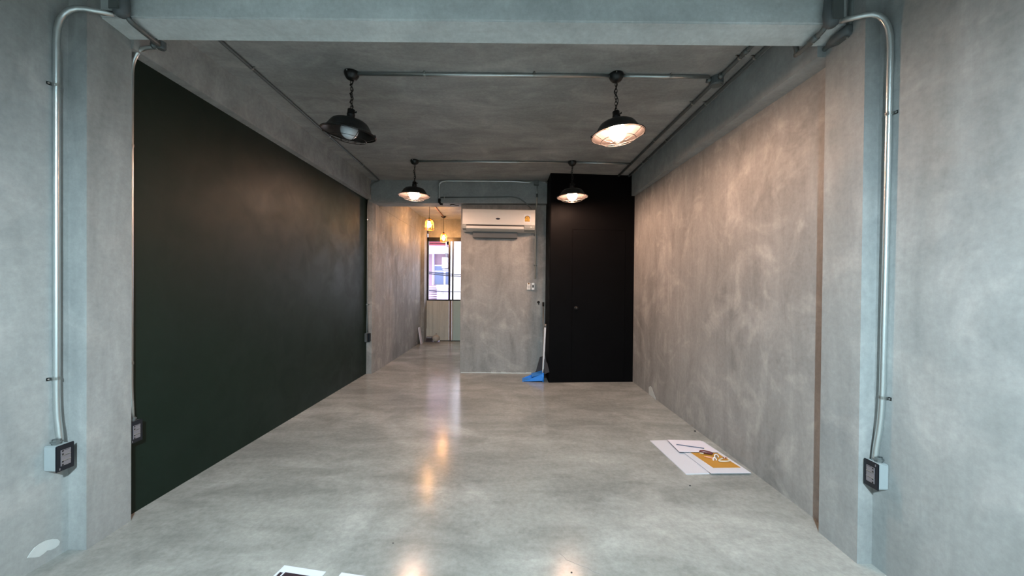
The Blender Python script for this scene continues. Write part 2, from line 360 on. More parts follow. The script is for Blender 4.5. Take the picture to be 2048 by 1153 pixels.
# socket boxes on near side walls
def socket_box(label, c, face, plate_w=.072, plate_h=.12, depth=.048, body=GREYBOX, bw=None, name='socket_box', detail=True, group=None):
    """c = centre of the back on the wall; face = outward horizontal direction"""
    f = Vector(face); rz = math.atan2(f.y, f.x)-PI/2*1
    o = thing(name, label, 'socket', c, (0, 0, rz), group=group)          # local +Y = outward
    bw = bw or plate_w/2-.002; bm = B(); box(bm, -bw, bw, 0, depth, -plate_h/2+.002, plate_h/2-.002, .004); link('back_box', bm, body, o)
    bm = B(); box(bm, -plate_w/2, plate_w/2, depth, depth+.006, -plate_h/2, plate_h/2, .0025); link('face_plate', bm, SOCK, o)
    bm = B(); box(bm, -.020, .020, depth+.006, depth+.0085, -.037, .037, .001); mo = link('outlet_module', bm, MODULE, o)
    s = 1 if f.x > 0 else -1
    bm = B()
    for zc in (-.0245, .0245):
        for dz in (-.0075, .0075):
            box(bm, .0125*s-.003, .0125*s+.003, depth+.0085, depth+.0092, zc+dz-.0035, zc+dz+.0035)
    for zc in (-.0245, .0, .0245):
        box(bm, -.004*s-.009, -.004*s+.009, depth+.0085, depth+.0092, zc+.009, zc+.0105)
    link('pin_hole', bm, HOLE, mo, kind='stuff')
    for zc in (-.0125, .0125):
        bm = B(); box(bm, -.018, .018, depth+.0085, depth+.0105, zc-.0012, zc+.0012); link('module_edge', bm, CLAMPM, mo)
    bm = B(); box(bm, .022*s-.002, .022*s+.002, depth+.006, depth+.0066, -.054 if s > 0 else .044, -.044 if s > 0 else .054); link('logo_mark', bm, MODULE, o)
    bm = B(); lathe(bm, [(.017, 0), (.017, .010), (.021, .010), (.021, .016), (.016, .017), (.016, .024)], 8, Matrix.Translation((0, depth*.45, plate_h/2-.003))); link('conduit_nut', bm, STEELD, o)
    return o
ca = onx(110.6, 890, -2.09); cb = onx(146, 930, -2.09)
socket_box('black socket plate on a grey box low on the near left wall', (-2.14, 1.728, .485), (1, 0, 0), depth=.064, bw=.027)
# --- near right wall
XR_ = 1.703-RC-.002
p_top = onx(1781, 130, XR_); YR_ = p_top.y
pr = [onx(1750, 925, XR_-.012), onx(1751, 905, XR_-.012), onx(1764, 830, XR_), Vector((XR_, YR_, 2.557)), Vector((1.54, 1.80, 2.572))]
conduit('galvanised conduit climbing the near right wall in the corner of the pillar', pr, bend=.17, clamps=((2, .043, (-1, 0, 0)), (2, .744, (-1, 0, 0))))
socket_box('black socket plate on a grey box low on the near right wall', (1.703, 1.720, .447), (-1, 0, 0), bw=.030)
# --- boxes on the front beam face and their pipes along the soffit
def lb_box(label, c, up=.16, w=.030, along=.09):
    """condulet: tall body on the beam face with a leg running back along the soffit"""
    o = thing('conduit_elbow_box', label, 'junction box', c)
    bm = B(); tube(bm, [(0, 0, -.035), (0, 0, -.02), (0, 0, .03), (0, 0, .12), (0, 0, .13)], [w*.5, w*.9, w, w*.8, w*.6], 12); link('body', bm, CASTBOX, o, True)
    bm = B(); box(bm, -w*.75, w*.75, -w-.003, -w+.003, -.02, .10, .002); link('lid', bm, STEELD, o)
    return o
lb_box('elbow box on the front beam above the left pillar', (-1.912, 1.822, 2.62), w=.034)
lb_box('wide elbow box on the front beam, first from the right pillar top', (1.520, 1.818, 2.592), w=.036)
bm = B()
o = thing('conduit', 'short vertical conduit on the beam face above the right pillar', 'conduit', (1.640, 1.842, 2.62))
bm = B(); tube(bm, [(0, 0, 0), (0, 0, .175)], RC+.003, 10); link('pipe', bm, STEELD, o, True)
def zs(x): return 2.60-.0068*(x+2.0)-.0  # soffit height at its far edge
conduit('conduit under the front beam beside the left elbow box', [(-1.900, 1.84, 2.598), (-1.900, 1.86, 2.583), (-1.925, 2.03, 2.583)], bend=.02, m=STEELD)
junction('round junction box hanging behind the front beam, left', (-1.930, 2.048, 2.59), (.022, .022, .018), arms=((-.03, 0, 0), (.0, -.03, 0)))
conduit('conduit bending from the beam box down onto the green wall', [(-1.945, 2.052, 2.585), (-2.06, 2.06, 2.583), (-2.107, 2.062, 2.50), (-2.107, 2.060, 2.2), (-2.107, 2.060, .70), (-2.098, 2.060, .540)], r=.011, bend=.07, clamps=((3, .1, (1, 0, 0)), (3, .9, (1, 0, 0))))
pc = onx(270, 858, -2.09)
socket_box('dark socket box on the green wall just past the left pillar', (-2.121, 2.061, .472), (1, 0, 0), depth=.040, body=DKGREYBOX)
for nm, xx, x2, xc in (('inner', 1.517, 1.440, 1.455), ('outer', 1.628, 1.565, 1.552)):
    conduit('%s of the two conduits passing under the front beam by the right pillar' % nm, [(xx, 1.835, 2.60), (xx, 1.86, 2.570), (xx, 2.00, 2.555), (xx, 2.045, 2.56)], bend=.03, m=STEELD, couplings=((1, .45),))
    conduit('%s of the two conduits running back along the ceiling by the right wall' % nm, [(xx, 2.03, 2.555), (xx, 2.045, 2.62), (xc, 2.06, 2.74), (xc, 2.12, ZC-RC-.002), (xc, 2.3, ZC-RC-.002), ({'inner': 1.405, 'outer': 1.545}[nm], 5.07, ZC-RC-.002)], bend=.05, m=STEELD,
            clamps=((4, .05, (0, 0, -1)), (4, .27, (0, 0, -1)), (4, .55, (0, 0, -1)), (4, .8, (0, 0, -1)), (4, .985, (0, 0, -1))), couplings=((4, .03 if nm == 'inner' else .75),))
lbp = onz(1712, 60, 2.575)
o = thing('cast_fitting', 'long cast conduit fitting under the front beam at the right pillar', 'junction box', (1.628, 1.905, 2.562))
bm = B(); tube(bm, [(0, -.075, 0), (0, -.07, 0), (0, .02, 0), (0, .06, 0)], [.014, .028, .028, .015], 12); link('body', bm, CASTBOX, o, True)
bm = B(); box(bm, -.017, .017, -.06, .01, -.031, -.026, .001); link('lid', bm, STEELD, o)
bm = B(); lathe(bm, [(.004, 0), (.004, .004), (0, .005)], 8, Matrix.Translation((0, -.05, -.031))@Matrix.Rotation(PI, 4, 'X')); link('screw', bm, CLAMPM, o)
# --- ceiling conduits
ZP = ZC-RC-.001
conduit('long conduit on the ceiling beside the left beam', [(-1.802, 2.03, 2.74), (-1.805, 2.10, ZP), (-1.84, 3.1, ZP), (-1.925, 5.375, ZP-.004), (-2.00, 5.393, 2.765), (-2.068, 5.393, 2.72), (-2.068, 5.393, 2.58), (-2.098, 5.39, 2.47), (-2.100, 5.385, 2.40), (-2.096, 5.385, .93), (-2.088, 5.385, .78), (-2.088, 5.385, .60)], r=.011, bend=.05, m=STEELD,
        clamps=((1, .5, (0, 0, -1)), (2, .3, (0, 0, -1)), (2, .7, (0, 0, -1)), (8, .12, (0, -1, 0)), (8, .95, (0, -1, 0))))
# dark switch box at the far end of the green wall
o = thing('switch_box', 'dark grey switch box low at the far end of the green wall', 'switch', (-2.082, 5.36, .53))
bm = B(); box(bm, -.035, .0, -.02, .045, -.062, .062, .003); link('back_box', bm, DKGREYBOX, o)
bm = B(); box(bm, .001, .032, -.0, .05, -.060, .060, .003); link('face_plate', bm, SOCK, o)
bm = B(); lathe(bm, [(.012, 0), (.012, .012), (.009, .014)], 8, Matrix.Translation((-.012, .02, .062))); link('conduit_nut', bm, STEELD, o)
# pendant rows
YA, YB_ = 2.665, 4.535
conduit('bright conduit on the ceiling between the two front pendants', [(-1.11, YA-.004, ZP), (.668, YA, ZP)], clamps=((0, .265, (0, 0, -1)), (0, .70, (0, 0, -1))), bend=.01, m=STEEL)
conduit('bright conduit on the ceiling from the lit front pendant to the junction box', [(.765, YA, ZP), (1.37, YA+.003, ZP)], clamps=((0, .55, (0, 0, -1)),), bend=.01, m=STEEL)
conduit('bright conduit on the ceiling between the two back pendants', [(-1.155, YB_, ZP), (.655, YB_, ZP)], r=.011, clamps=((0, .26, (0, 0, -1)), (0, .66, (0, 0, -1))), bend=.01, m=STEEL)
conduit('bright conduit on the ceiling from the right back pendant to the wall conduits', [(.745, YB_, ZP), (1.395, YB_+.03, ZP)], r=.011, clamps=((0, .4, (0, 0, -1)),), bend=.01, m=STEEL)
junction('round cast junction box on the ceiling where the front pendant conduit ends', (1.440, YA+.03, ZC-.03), (.045, .045, .028), arms=((-.045, 0, .006), (-.0, .045, .006), (.0, -.045, .006)))
# --- rear beam conduits
YF = 5.409-RC
q = lambda x, y, Y=YF: ony(x, y, Y)
qt = lambda x, dz=0: Vector((ony(x, 362, 5.372).x, 5.372, 2.786+dz))
conduit('conduit running along the top of the rear beam', [qt(1097, -.012), qt(1083, -.012)], r=.011, bend=.01, name='conduit')
junction('square junction box on the rear beam beside the black wall', (ony(1073, 361, 5.37).x, 5.378, 2.765), (.036, .028, .032), m=STEELD, round_=False)
conduit('conduit along the top of the rear beam that bends down over the opening', [qt(1064, -.014), qt(1050, -.014), qt(1030), qt(879), q(878.5, 378), q(878, 404), q(886, 409)], r=.0135, bend=.13, m=STEEL, clamps=((2, .35, (0, 0, -1)), ))
o = thing('conduit_end_fitting', 'dark elbow fitting hanging below the rear beam at the opening', 'fitting', q(879, 402))
bm = B(); tube(bm, [(0, 0, .03), (0, 0, -.02), (.02, .0, -.045), (.05, .0, -.05)], [.018, .02, .02, .016], 10); link('body', bm, BLKMET, o, True)
conduit('thin cable conduit sagging along the rear beam to the air conditioner', [q(881, 395.5, 5.402), q(960, 394.8, 5.402), q(1034, 394, 5.402), q(1050, 405, 5.402), q(1063, 418, 5.42)], r=.008, bend=.12, m=STEELD, name='cable_conduit', clamps=((0, .1, (0, -1, 0)),))
conduit('thin upright conduit dropping from the beam box', [q(1074, 372), q(1074, 393)], r=.011, bend=.02, m=STEEL, couplings=((0, .92),))
YW = 5.518-.012
conduit('white conduit running down beside the air conditioner to the wall switch', [q(1074, 391), q(1073.5, 408, 5.40), ony(1071, 424, YW), ony(1070.5, 558, YW)], r=.011, bend=.03, m=mat('white_conduit', srgb(176, 170, 160), .4, .2), clamps=((2, .35, (0, -1, 0)), (2, .8, (0, -1, 0))))
o = thing('loose_cable', 'short loose dark cable poking from the beam over the opening', 'cable', q(918, 412, 5.5))
bm = B(); tube(bm, smoothpath([(0, 0, 0), (-.06, 0, .012), (-.10, -.02, .018), (-.13, -.02, .004)], .03), .005, 6); link('sheath', bm, BLKMET, o, True)

# ------------------------------------------------------------------ pendants
def pendant_parts(root, bulb_mat, tilt=(0, 0), sway=0, coil=False, R=.060, zc=-.172):
    """root empty at the ceiling; z=0 is the ceiling"""
    bm = B(); lathe(bm, [(.0, -.001), (.050, -.001), (.052, -.010), (.047, -.028), (.036, -.046), (.020, -.056), (.006, -.059), (0, -.059)], 28); ca = link('canopy', bm, BLK, root, True)
    bm = B(); lathe(bm, [(.004, 0), (.004, .004), (0, .005)], 8, Matrix.Translation((-.012, -.05, -.012))@Matrix.Rotation(PI/2, 4, 'X')); link('screw', bm, CLAMPM, ca)
    bm = B(); n = 9; L = .202; step = L/n
    for i in range(n):
        z = -.062-step*(i+.5); pts = []
        for k in range(12):
            a = 2*PI*k/12; u = .0085*math.cos(a); v = (step*.5+.006)*math.sin(a)
            pts.append((u, 0, z+v) if i % 2 == 0 else (0, u, z+v))
        tube(bm, pts, .0021, 5, True)
    link('chain', bm, BLKMET, root, True)
    bm = B(); pts = []
    for i in range(40):
        t = i/39; a = t*PI*(7 if coil else 3); rr = .011 if coil else .012*math.sin(PI*t)+.003
        pts.append((rr*math.cos(a), rr*math.sin(a), -.058-t*.212))
    tube(bm, pts, .0034, 6); link('cord', bm, BLKMET, root, True)
    # head, tilting as one at the neck
    T = Matrix.Translation((0, 0, -.262))@Matrix.Rotation(tilt[1], 4, 'Y')@Matrix.Rotation(tilt[0], 4, 'X')
    bm = B(); lathe(bm, [(0, .0), (.022, 0), (.025, -.004), (.025, -.030), (.028, -.033), (.028, -.040), (.026, -.043), (.031, -.070), (.031, -.076), (0, -.076)], 20, T); sk = link('lamp_holder', bm, BLKMET, root, True)
    bm = B(); tube(bm, [T@Vector((.026, 0, -.02)), T@Vector((.036, 0, -.018)), T@Vector((.036, 0, -.010))], .005, 6); link('cord_grip', bm, BLKMET, sk)
    SQ = Matrix.Translation((0, 0, -.07))@Matrix.Diagonal((1, 1, .84, 1))@Matrix.Translation((0, 0, .07))
    prof = [(.026, -.070), (.070, -.074), (.102, -.082), (.118, -.094), (.130, -.112), (.150, -.150), (.166, -.172), (.182, -.182), (.186, -.186)]
    inner = [(.184, -.187), (.164, -.176), (.147, -.153), (.127, -.115), (.115, -.098), (.100, -.086), (.070, -.078), (.026, -.075)]
    bm = B(); lathe(bm, prof, 48, T@SQ); sh = link('shade', bm, BLK, root, True)
    bm = B(); lathe(bm, inner, 48, T@SQ); link('shade_lining', bm, BLKIN, sh, True)
    bm = B(); b2 = B(); ring(b2, .1855, -.186, .0035, 48); bmesh.ops.transform(b2, matrix=T@SQ, verts=b2.verts); merge(bm, b2); link('shade_rim', bm, BLKMET, sh, True)
    # wire guard
    bm = B(); b2 = B(); T0 = T; T = T@SQ; ring(b2, .181, -.192, .0022, 40, 5); ring(b2, .120, -.232, .0022, 36, 5); ring(b2, .05, -.252, .0022, 24, 5)
    for k in range(6):
        a = 2*PI*(k+.25)/6; c, s = math.cos(a), math.sin(a)
        tube(b2, smoothpath([(.181*c, .181*s, -.190), (.150*c, .150*s, -.212), (.120*c, .120*s, -.232), (.085*c, .085*s, -.246), (.05*c, .05*s, -.252)], .02, 3), .002, 5)
    for k in range(2):
        a = PI*k/2+.4; c, s = math.cos(a), math.sin(a); tube(b2, [(.05*c, .05*s, -.252), (-.05*c, -.05*s, -.252)], .002, 5)
    bmesh.ops.transform(b2, matrix=T, verts=b2.verts); merge(bm, b2); gd = link('wire_guard', bm, BLKMET, root, True)
    for sx in (-1, 1):
        bm = B(); box(bm, .186*sx-.006, .186*sx+.006, -.007, .007, -.196, -.176, .002, T); link('guard_clip', bm, BLKMET, gd)
    # globe bulb
    T = T0
    bm = B()
    pf = [(0.014, -.085), (.016, -.100), (.022, -.112)]+[(R*math.sin(a), zc+R*math.cos(a)) for a in [PI*(.2+.8*k/14) for k in range(15)]]
    pf[-1] = (0, zc-R); lathe(bm, pf, 32, T); link('bulb', bm, bulb_mat, root, True)
def pendant(label, x, y, bulb, tilt=(0, 0), coil=False, rz=0, R=.060, zc=-.148):
    o = thing('pendant_lamp', label, 'lamp', (x, y, ZC), (0, 0, rz), group='black barn pendants with wire guards')
    pendant_parts(o, bulb, tilt, coil=coil, R=R, zc=zc); return o
pendant('black barn pendant with unlit white globe, front left', -1.158, YA, BULBOFF, (.06, .12), True)
pendant('lit black barn pendant hanging front right near the right wall', .716, YA, BULBW, (0, -.09))
pendant('lit black barn pendant hanging over the opening to the rear room', -1.202, YB_, BULBW, (0, .02))
pendant('lit black barn pendant hanging in front of the black wall', .699, YB_, BULBW, (0, -.03))
pendant('cool white barn pendant behind the camera', 0, -.95, BULBC, R=.045, zc=-.140)

# rear room pendants: amber wire cages on long cords
def cage_lamp(label, x, y, zt, zb, R):
    o = thing('cage_pendant_lamp', label, 'lamp', (x, y, ZC), group='amber wire cage pendants in the rear room')
    bm = B(); lathe(bm, [(0, -.001), (.06, -.001), (.055, -.012), (.02, -.034), (0, -.036)], 20); link('canopy', bm, BLKMET, o, True)
    bm = B(); tube(bm, [(0, 0, -.03), (0, 0, zt-ZC+.0)], .004, 6); link('cord', bm, BLKMET, o)
    t, b = zt-ZC, zb-ZC; bm = B()
    ring(bm, R, b, .004, 24, 5); ring(bm, R*.92, b+(t-b)*.55, .003, 24, 5); ring(bm, R*.35, t-.005, .004, 16, 5)
    for k in range(10):
        a = 2*PI*k/10; c, s = math.cos(a), math.sin(a)
        tube(bm, smoothpath([(R*c, R*s, b), (R*.98*c, R*.98*s, b+(t-b)*.45), (R*.85*c, R*.85*s, b+(t-b)*.8), (R*.35*c, R*.35*s, t-.005)], .06, 4), .003, 5)
    link('wire_cage', bm, AMBERW, o, True)
    bm = B(); tube(bm, [(0, 0, t+.02), (0, 0, t-.045)], .018, 10); link('lamp_holder', bm, BLKMET, o)
    bm = B(); zc = (t+b)/2-.015; r = .032
    lathe(bm, [(.013, t-.045), (.016, t-.055)]+[(r*math.sin(a), zc+r*1.35*math.cos(a)) for a in [PI*(.2+.8*k/10) for k in range(10)]]+[(0, zc-r*1.35)], 20); link('bulb', bm, BULBA, o, True)
pA = onz(858.5, 408, ZC); pB = onz(889, 435, ZC)
pA = Vector((-1.578, 7.02, 0)); pB = Vector((-1.540, 8.25, 0))
cage_lamp('nearer amber wire cage pendant, hanging high in the rear room', pA.x, pA.y, 2.525, 2.325, .085)
cage_lamp('amber wire cage pendant hanging right before the rear window', pB.x, pB.y, 2.43, 2.24, .075)
conduit('dark conduit on the rear room ceiling between the two cage pendants', [(pA.x+.045, pA.y, ZP), (pA.x+.08, pA.y+.04, ZP), (pB.x, pB.y-.06, ZP)], r=.012, bend=.03, m=COPPER)

# ------------------------------------------------------------------ air conditioner
ac = thing('air_conditioner', 'white wall-mounted air conditioner on the short cement wall', 'air conditioner', (-.215, 5.52, 2.07), (0, .011, 0))
W2 = .515
def extr(bm, prof, x0, x1, bev=0):
    """profile in (y,z) swept along x"""
    a = [bm.verts.new((x0, y, z)) for y, z in prof]; c = [bm.verts.new((x1, y, z)) for y, z in prof]; n = len(prof)
    bm.faces.new(a); bm.faces.new(c[::-1])
    for i in range(n): bm.faces.new((a[i], c[i], c[(i+1) % n], a[(i+1) % n]))
bm = B(); extr(bm, [(0, .312), (-.17, .312), (-.195, .300), (-.198, .075), (-.15, .07), (-.12, .028), (-.06, .0), (0, .0)], -W2, W2); link('casing', bm, ACW, ac)
bm = B(); extr(bm, [(-.197, .302), (-.207, .298), (-.213, .25), (-.214, .12), (-.208, .086), (-.197, .084)], -W2+.004, W2-.004); fp = link('front_panel', bm, ACW, ac)
bm = B(); extr(bm, [(-.199, .0825), (-.2005, .058), (-.15, .05), (-.15, .0825)], -W2+.055, W2-.15); link('outlet_recess', bm, ACD, ac)
bm = B(); extr(bm, [(-.203, .066), (-.209, .060), (-.205, .034), (-.196, .026), (-.190, .030), (-.196, .060)], -W2+.055, W2-.155); link('louver', bm, ACW, ac)
bm = B(); extr(bm, [(-.10, .014), (-.19, .030), (-.195, .026), (-.10, .006)], -W2+.05, W2-.14); link('lower_flap', bm, ACW, ac)
bm = B(); extr(bm, [(-.197, .0825), (-.210, .078), (-.212, .05), (-.200, .022), (-.16, .008), (-.1, .004), (-.1, .07)], W2-.15, W2-.003); dp = link('display_cover', bm, ACG, ac, label='grey display cover at the right end')
bm = B(); box(bm, W2-.065, W2-.045, -.214, -.211, .055, .064, .001); link('indicator_light', bm, WHT, dp)
bm = B(); extr(bm, [(-.197, .0825), (-.208, .078), (-.208, .05), (-.197, .028), (-.12, .012), (-.1, .06)], -W2+.002, -W2+.052); link('end_cap', bm, ACG, ac)
bm = B(); lathe(bm, [(0, .003), (.030, .003), (.032, 0)], 24, Matrix.Translation((-.01, -.2135, .168))@Matrix.Rotation(PI/2, 4, 'X')@Matrix.Diagonal((1, .42, 1, 1))); link('oval_badge', bm, mat('badge_dark', srgb(38, 26, 32), .4), fp)
sx, sz = .405, .135
bm = B(); box(bm, sx-.048, sx+.052, -.2150, -.2138, sz-.012, sz+.098); lb = link('energy_label', bm, WHT, fp)
bm = B(); pts = [(sx-.036, sz), (sx+.036, sz), (sx+.036, sz+.045)]+[(sx+.036*math.cos(a), sz+.045+.036*math.sin(a)) for a in [PI*k/12 for k in range(1, 12)]]+[(sx-.036, sz+.045)]
a = [bm.verts.new((x, -.2152, z)) for x, z in pts]; c = [bm.verts.new((x, -.2160, z)) for x, z in pts]; bm.faces.new(c)
for i in range(len(pts)): bm.faces.new((a[i], a[(i+1) % len(pts)], c[(i+1) % len(pts)], c[i]))
bo = bm; link('gold_field', bo, YEL, fp)
bm = B(); tube(bm, [(sx+.034*math.cos(a), -.2165, sz+.045+.034*math.sin(a)) for a in [PI*k/14 for k in range(15)]], .0055, 5); link('label_arc', bm, BROWN, fp)
bm = B(); box(bm, sx-.034, sx+.034, -.2168, -.216, sz+.004, sz+.010); link('label_line', bm, BROWN, fp)
# dome tick marks and numeral 5 on the label
bm = B()
for p, r_ in (((sx-.010, sz+.052), (sx+.010, sz+.056)), ((sx-.010, sz+.038), (sx-.006, sz+.054)), ((sx-.008, sz+.036), (sx+.008, sz+.040)), ((sx+.006, sz+.022), (sx+.010, sz+.038)), ((sx-.010, sz+.020), (sx+.008, sz+.024))):
    box(bm, min(p[0], r_[0]), max(p[0], r_[0]), -.2168, -.216, p[1], r_[1])
link('label_numeral', bm, BROWN, fp)
bm = B(); box(bm, -.38, .27, -.07, -.0, -.085, .002, .004); link('mounting_tray', bm, DKGREYBOX, ac)

# remote holder and thermostat
o = thing('remote_control', 'white remote control in its holder left of the wall thermostat', 'remote control', (.229, 5.517, 1.29))
bm = B(); box(bm, -.024, .024, -.026, -.012, -.05, .048, .006); link('body', bm, ACW, o)
bm = B(); box(bm, -.027, .027, -.022, 0, -.055, -.01, .004); link('holder', bm, ACW, o)
bm = B()
for i in range(3):
    for j in range(3): box(bm, -.014+j*.011, -.007+j*.011, -.0275, -.026, -.03+i*.014, -.023+i*.014)
link('button', bm, MODULE, o, kind='stuff')
bm = B(); lathe(bm, [(0, .003), (.010, .003), (.012, 0)], 14, Matrix.Translation((0, -.026, .036))@Matrix.Rotation(PI/2, 4, 'X')); link('power_button', bm, BROWN, o)
o = thing('wall_thermostat', 'narrow white thermostat with black window at the foot of the white conduit', 'thermostat', (.290, 5.517, 1.285))
bm = B(); box(bm, -.021, .021, -.03, 0, -.05, .05, .003); link('body', bm, WHT, o)
bm = B(); box(bm, -.010, .012, -.033, -.03, -.018, .02, .001); link('black_window', bm, HOLE, o)
bm = B(); box(bm, -.019, .019, -.031, -.0295, .022, .025); link('seam', bm, ACG, o)
o = thing('pipe_stub', 'small dark hook and hole in the wall above the broom', 'hook', ony(1077, 605, 5.517))
bm = B(); lathe(bm, [(0, .012), (.016, .010), (.020, 0)], 16, Matrix.Rotation(PI/2, 4, 'X')); link('rosette', bm, BLKMET, o, True)
bm = B(); tube(bm, smoothpath([(0, -.01, 0), (0, -.022, -.01), (.002, -.014, -.035)], .01), .006, 6); link('hook_arm', bm, BLKMET, o, True)

# ------------------------------------------------------------------ broom and dustpan
bf = onz(1080, 760)
b0 = Vector((.405, 5.12, 0))
o = thing('broom', 'upright broom with grey stick and dark bristles leaning in the corner of the black wall', 'broom', (.44, 5.26, 0))
bm = B(); tube(bm, [(0, 0, .33), (-.005, .11, 1.02)], .010, 8); link('stick', bm, POLEG, o, True)
bm = B(); tube(bm, [(-.005, .11, 1.0), (-.0052, .115, 1.06)], .015, 10); link('stick_cap', bm, BLKMET, o, True)
bm = B(); hexa(bm, [(-.115, -.025, .06), (.06, -.025, .10), (.06, .025, .10), (-.115, .025, .06), (-.055, -.02, .29), (.02, -.02, .31), (.02, .02, .31), (-.055, .02, .29)])
link('broom_head', bm, BRIS, o)
bm = B()
for k in range(90):
    x = -.112+.17*random.random(); y = random.uniform(-.026, .026); t = random.uniform(-.012, .012)
    tube(bm, [(x, y, .09), (x+t, y, .0)], [.004, .002], 3)
link('bristles', bm, BRIS, o, kind='stuff')
bm = B(); tube(bm, [(0, 0, .26), (0, 0, .35)], [.02, .014], 10); link('ferrule', bm, POLEG, o, True)
d = thing('dustpan', 'blue long-handled dustpan with a white upright handle beside the black wall', 'dustpan', (.400, 5.10, 0))
bm = B()
# pan: tray opening to the left with sloping cheeks
def ptray(x0, x1, y0, y1, h0, h1, t=.004):
    hexa(bm, [(x0, y0, 0), (x1, y0, 0), (x1, y1, 0), (x0, y1, 0), (x0, y0, t), (x1, y0, t+.01), (x1, y1, t+.01), (x0, y1, t)])
    for yy in (y0, y1-t): hexa(bm, [(x0+.02, yy, 0), (x1, yy, 0), (x1, yy+t, 0), (x0+.02, yy+t, 0), (x0+.02, yy, .006), (x1, yy, h1), (x1, yy+t, h1), (x0+.02, yy+t, .006)])
    hexa(bm, [(x1-t, y0, 0), (x1, y0, 0), (x1, y1, 0), (x1-t, y1, 0), (x1-t, y0, h1), (x1, y0, h1), (x1, y1, h1), (x1-t, y1, h1)])
    hexa(bm, [(x0+.13, y0, h0), (x1, y0, h1-.004), (x1, y1, h1-.004), (x0+.13, y1, h0), (x0+.13, y0, h0+t), (x1, y0, h1), (x1, y1, h1), (x0+.13, y1, h0+t)])
ptray(-.265, .015, -.06, .14, .065, .112)
link('pan', bm, BLUE, d)
bm = B(); tube(bm, [(.012, -.045, .0), (.012, -.045, .12)], .017, 12); link('handle_socket', bm, BLUE, d, True)
bm = B(); tube(bm, [(.010, -.045, .12), (.012, -.045, .16), (.016, -.042, .19), (.038, -.03, .72), (.039, -.03, .745)], [.008, .010, .014, .014, .012], 12); link('handle', bm, POLEW, d, True)
bm = B(); tube(bm, [(.0385, -.03, .735), (.040, -.03, .775)], .0165, 12); link('handle_cap', bm, POLEG, d, True)

bm = B(); hexa(bm, [(.025, -.128, .12), (.092, -.128, .15), (.080, -.075, .15), (.025, -.040, .12), (.030, -.128, .31), (.062, -.128, .27), (.055, -.075, .27), (.030, -.040, .31)])
link('hood', bm, BRIS, d, label='dark grey hood')
# ------------------------------------------------------------------ boards and small things on the floor
def slab(name, pts, z0, t, m, parent=None, bev=0):
    bm = B(); c = Vector((sum(p[0] for p in pts)/len(pts), sum(p[1] for p in pts)/len(pts), z0))
    prism(bm, [(p[0]-c.x, p[1]-c.y) for p in pts], 0, t)
    o = link(name, bm, m); o.location = c; return o
def quad(z, *px): return [tuple(onz(x, y, z))[:2] for x, y in px]
def edge_shade(o, pts, z0, t):  # dark slab under a sheet, paints the shadow line along its edge
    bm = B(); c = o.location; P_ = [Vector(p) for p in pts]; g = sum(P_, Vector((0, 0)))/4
    prism(bm, [((p-g)*.975+g-Vector((c.x, c.y))) for p in P_], z0-c.z, z0+t-c.z); link('edge_shade', bm, INK_SHADE, o)
a = slab('foam_board', quad(.005, (1300, 881.6), (1372, 948.4), (1419, 947.4), (1352, 880.8)), 0, .005, BOARD); tag(a, 'white foam board lying lowest on the floor by the right wall', 'board')
qc = quad(.0125, (1336, 881), (1421.8, 947.2), (1502.6, 946.6), (1406, 883))
c_ = slab('picture_board', qc, .0095, .003, BOARD); tag(c_, 'thick white board partly on the lowest foam board, under the ochre card', 'board'); edge_shade(c_, qc, .0055, .004)
e_ = slab('ochre_card', quad(.0145, (1361, 892), (1426.5, 936), (1481, 935.5), (1412, 893)), .0127, .002, ENV); tag(e_, 'ochre brown card lying on the thick white board', 'card')
qs = quad(.0215, (1334.5, 880), (1358.5, 904), (1437, 905), (1401, 882))
s_ = slab('paper_pad', qs, .0190, .0025, PAPER2); tag(s_, 'white pad of paper with a pencil on it, over the far end of the boards', 'paper'); edge_shade(s_, qs, .015, .004)
pa, pb = onz(1352.7, 889.5, .0255), onz(1412.4, 898.0, .0255)
o = thing('pencil', 'thin dark pencil lying across the white paper sheet', 'pencil', pa)
bm = B(); dd = pb-pa; tube(bm, [(0, 0, 0), dd*.93], .0034, 6); link('shaft', bm, mat('pencil_grey', srgb(62, 66, 90), .5), o)
bm = B(); tube(bm, [dd*.93, dd], [.0034, .0006], 6); link('tip', bm, CLEARISH, o)
# trinkets on the ochre card
def P(x, y, z=.022): return onz(x, y, z)
o = thing('glasses_case', 'glossy maroon oblong case at the far edge of the ochre card', 'case', P(1412, 909, .015), (0, 0, -.35))
bm = B(); tube(bm, [(-.048, 0, .012), (-.042, 0, .013), (-.02, 0, .015), (.02, 0, .014), (.042, -.0, .012), (.049, 0, .011)], [.003, .010, .0135, .013, .009, .003], 14); link('shell', bm, MAROON, o, True)
bm = B(); box(bm, -.045, -.018, -.0135, -.010, .003, .011, .001); link('bright_end', bm, CLEARISH, o)
o = thing('hair_clip', 'small peach hair clip in front of the maroon case', 'hair clip', P(1417, 916, .015), (0, 0, -.3))
bm = B(); tube(bm, [(-.03, 0, .005), (-.01, -.006, .006), (.012, -.006, .006), (.03, 0, .006)], [.003, .0055, .0055, .003], 8); link('upper_arm', bm, PEACH, o, True)
bm = B(); tube(bm, [(.012, -.012, .004), (.03, -.022, .004), (.036, -.03, .004)], .0045, 8); link('lower_arm', bm, PEACH, o, True)
for i, (x, y, r, z) in enumerate(((1433, 914, .016, .023), (1429.5, 920, .0135, .022))):
    o = thing('ring_band', ('larger white ring standing behind the other, mid ochre card', 'smaller white ring in front, mid ochre card')[i], 'ring', P(x, y, z-.004), (1.05, .0, .2), group='white rings on the ochre card')
    bm = B(); ring(bm, r, 0, .0035, 24, 8); link('band', bm, WHT, o, True)
    bm = B(); lathe(bm, [(0, .002), (r*.35, .002), (r*.4, -.002), (0, -.002)], 12); link('inner_disc', bm, MODULE, o)
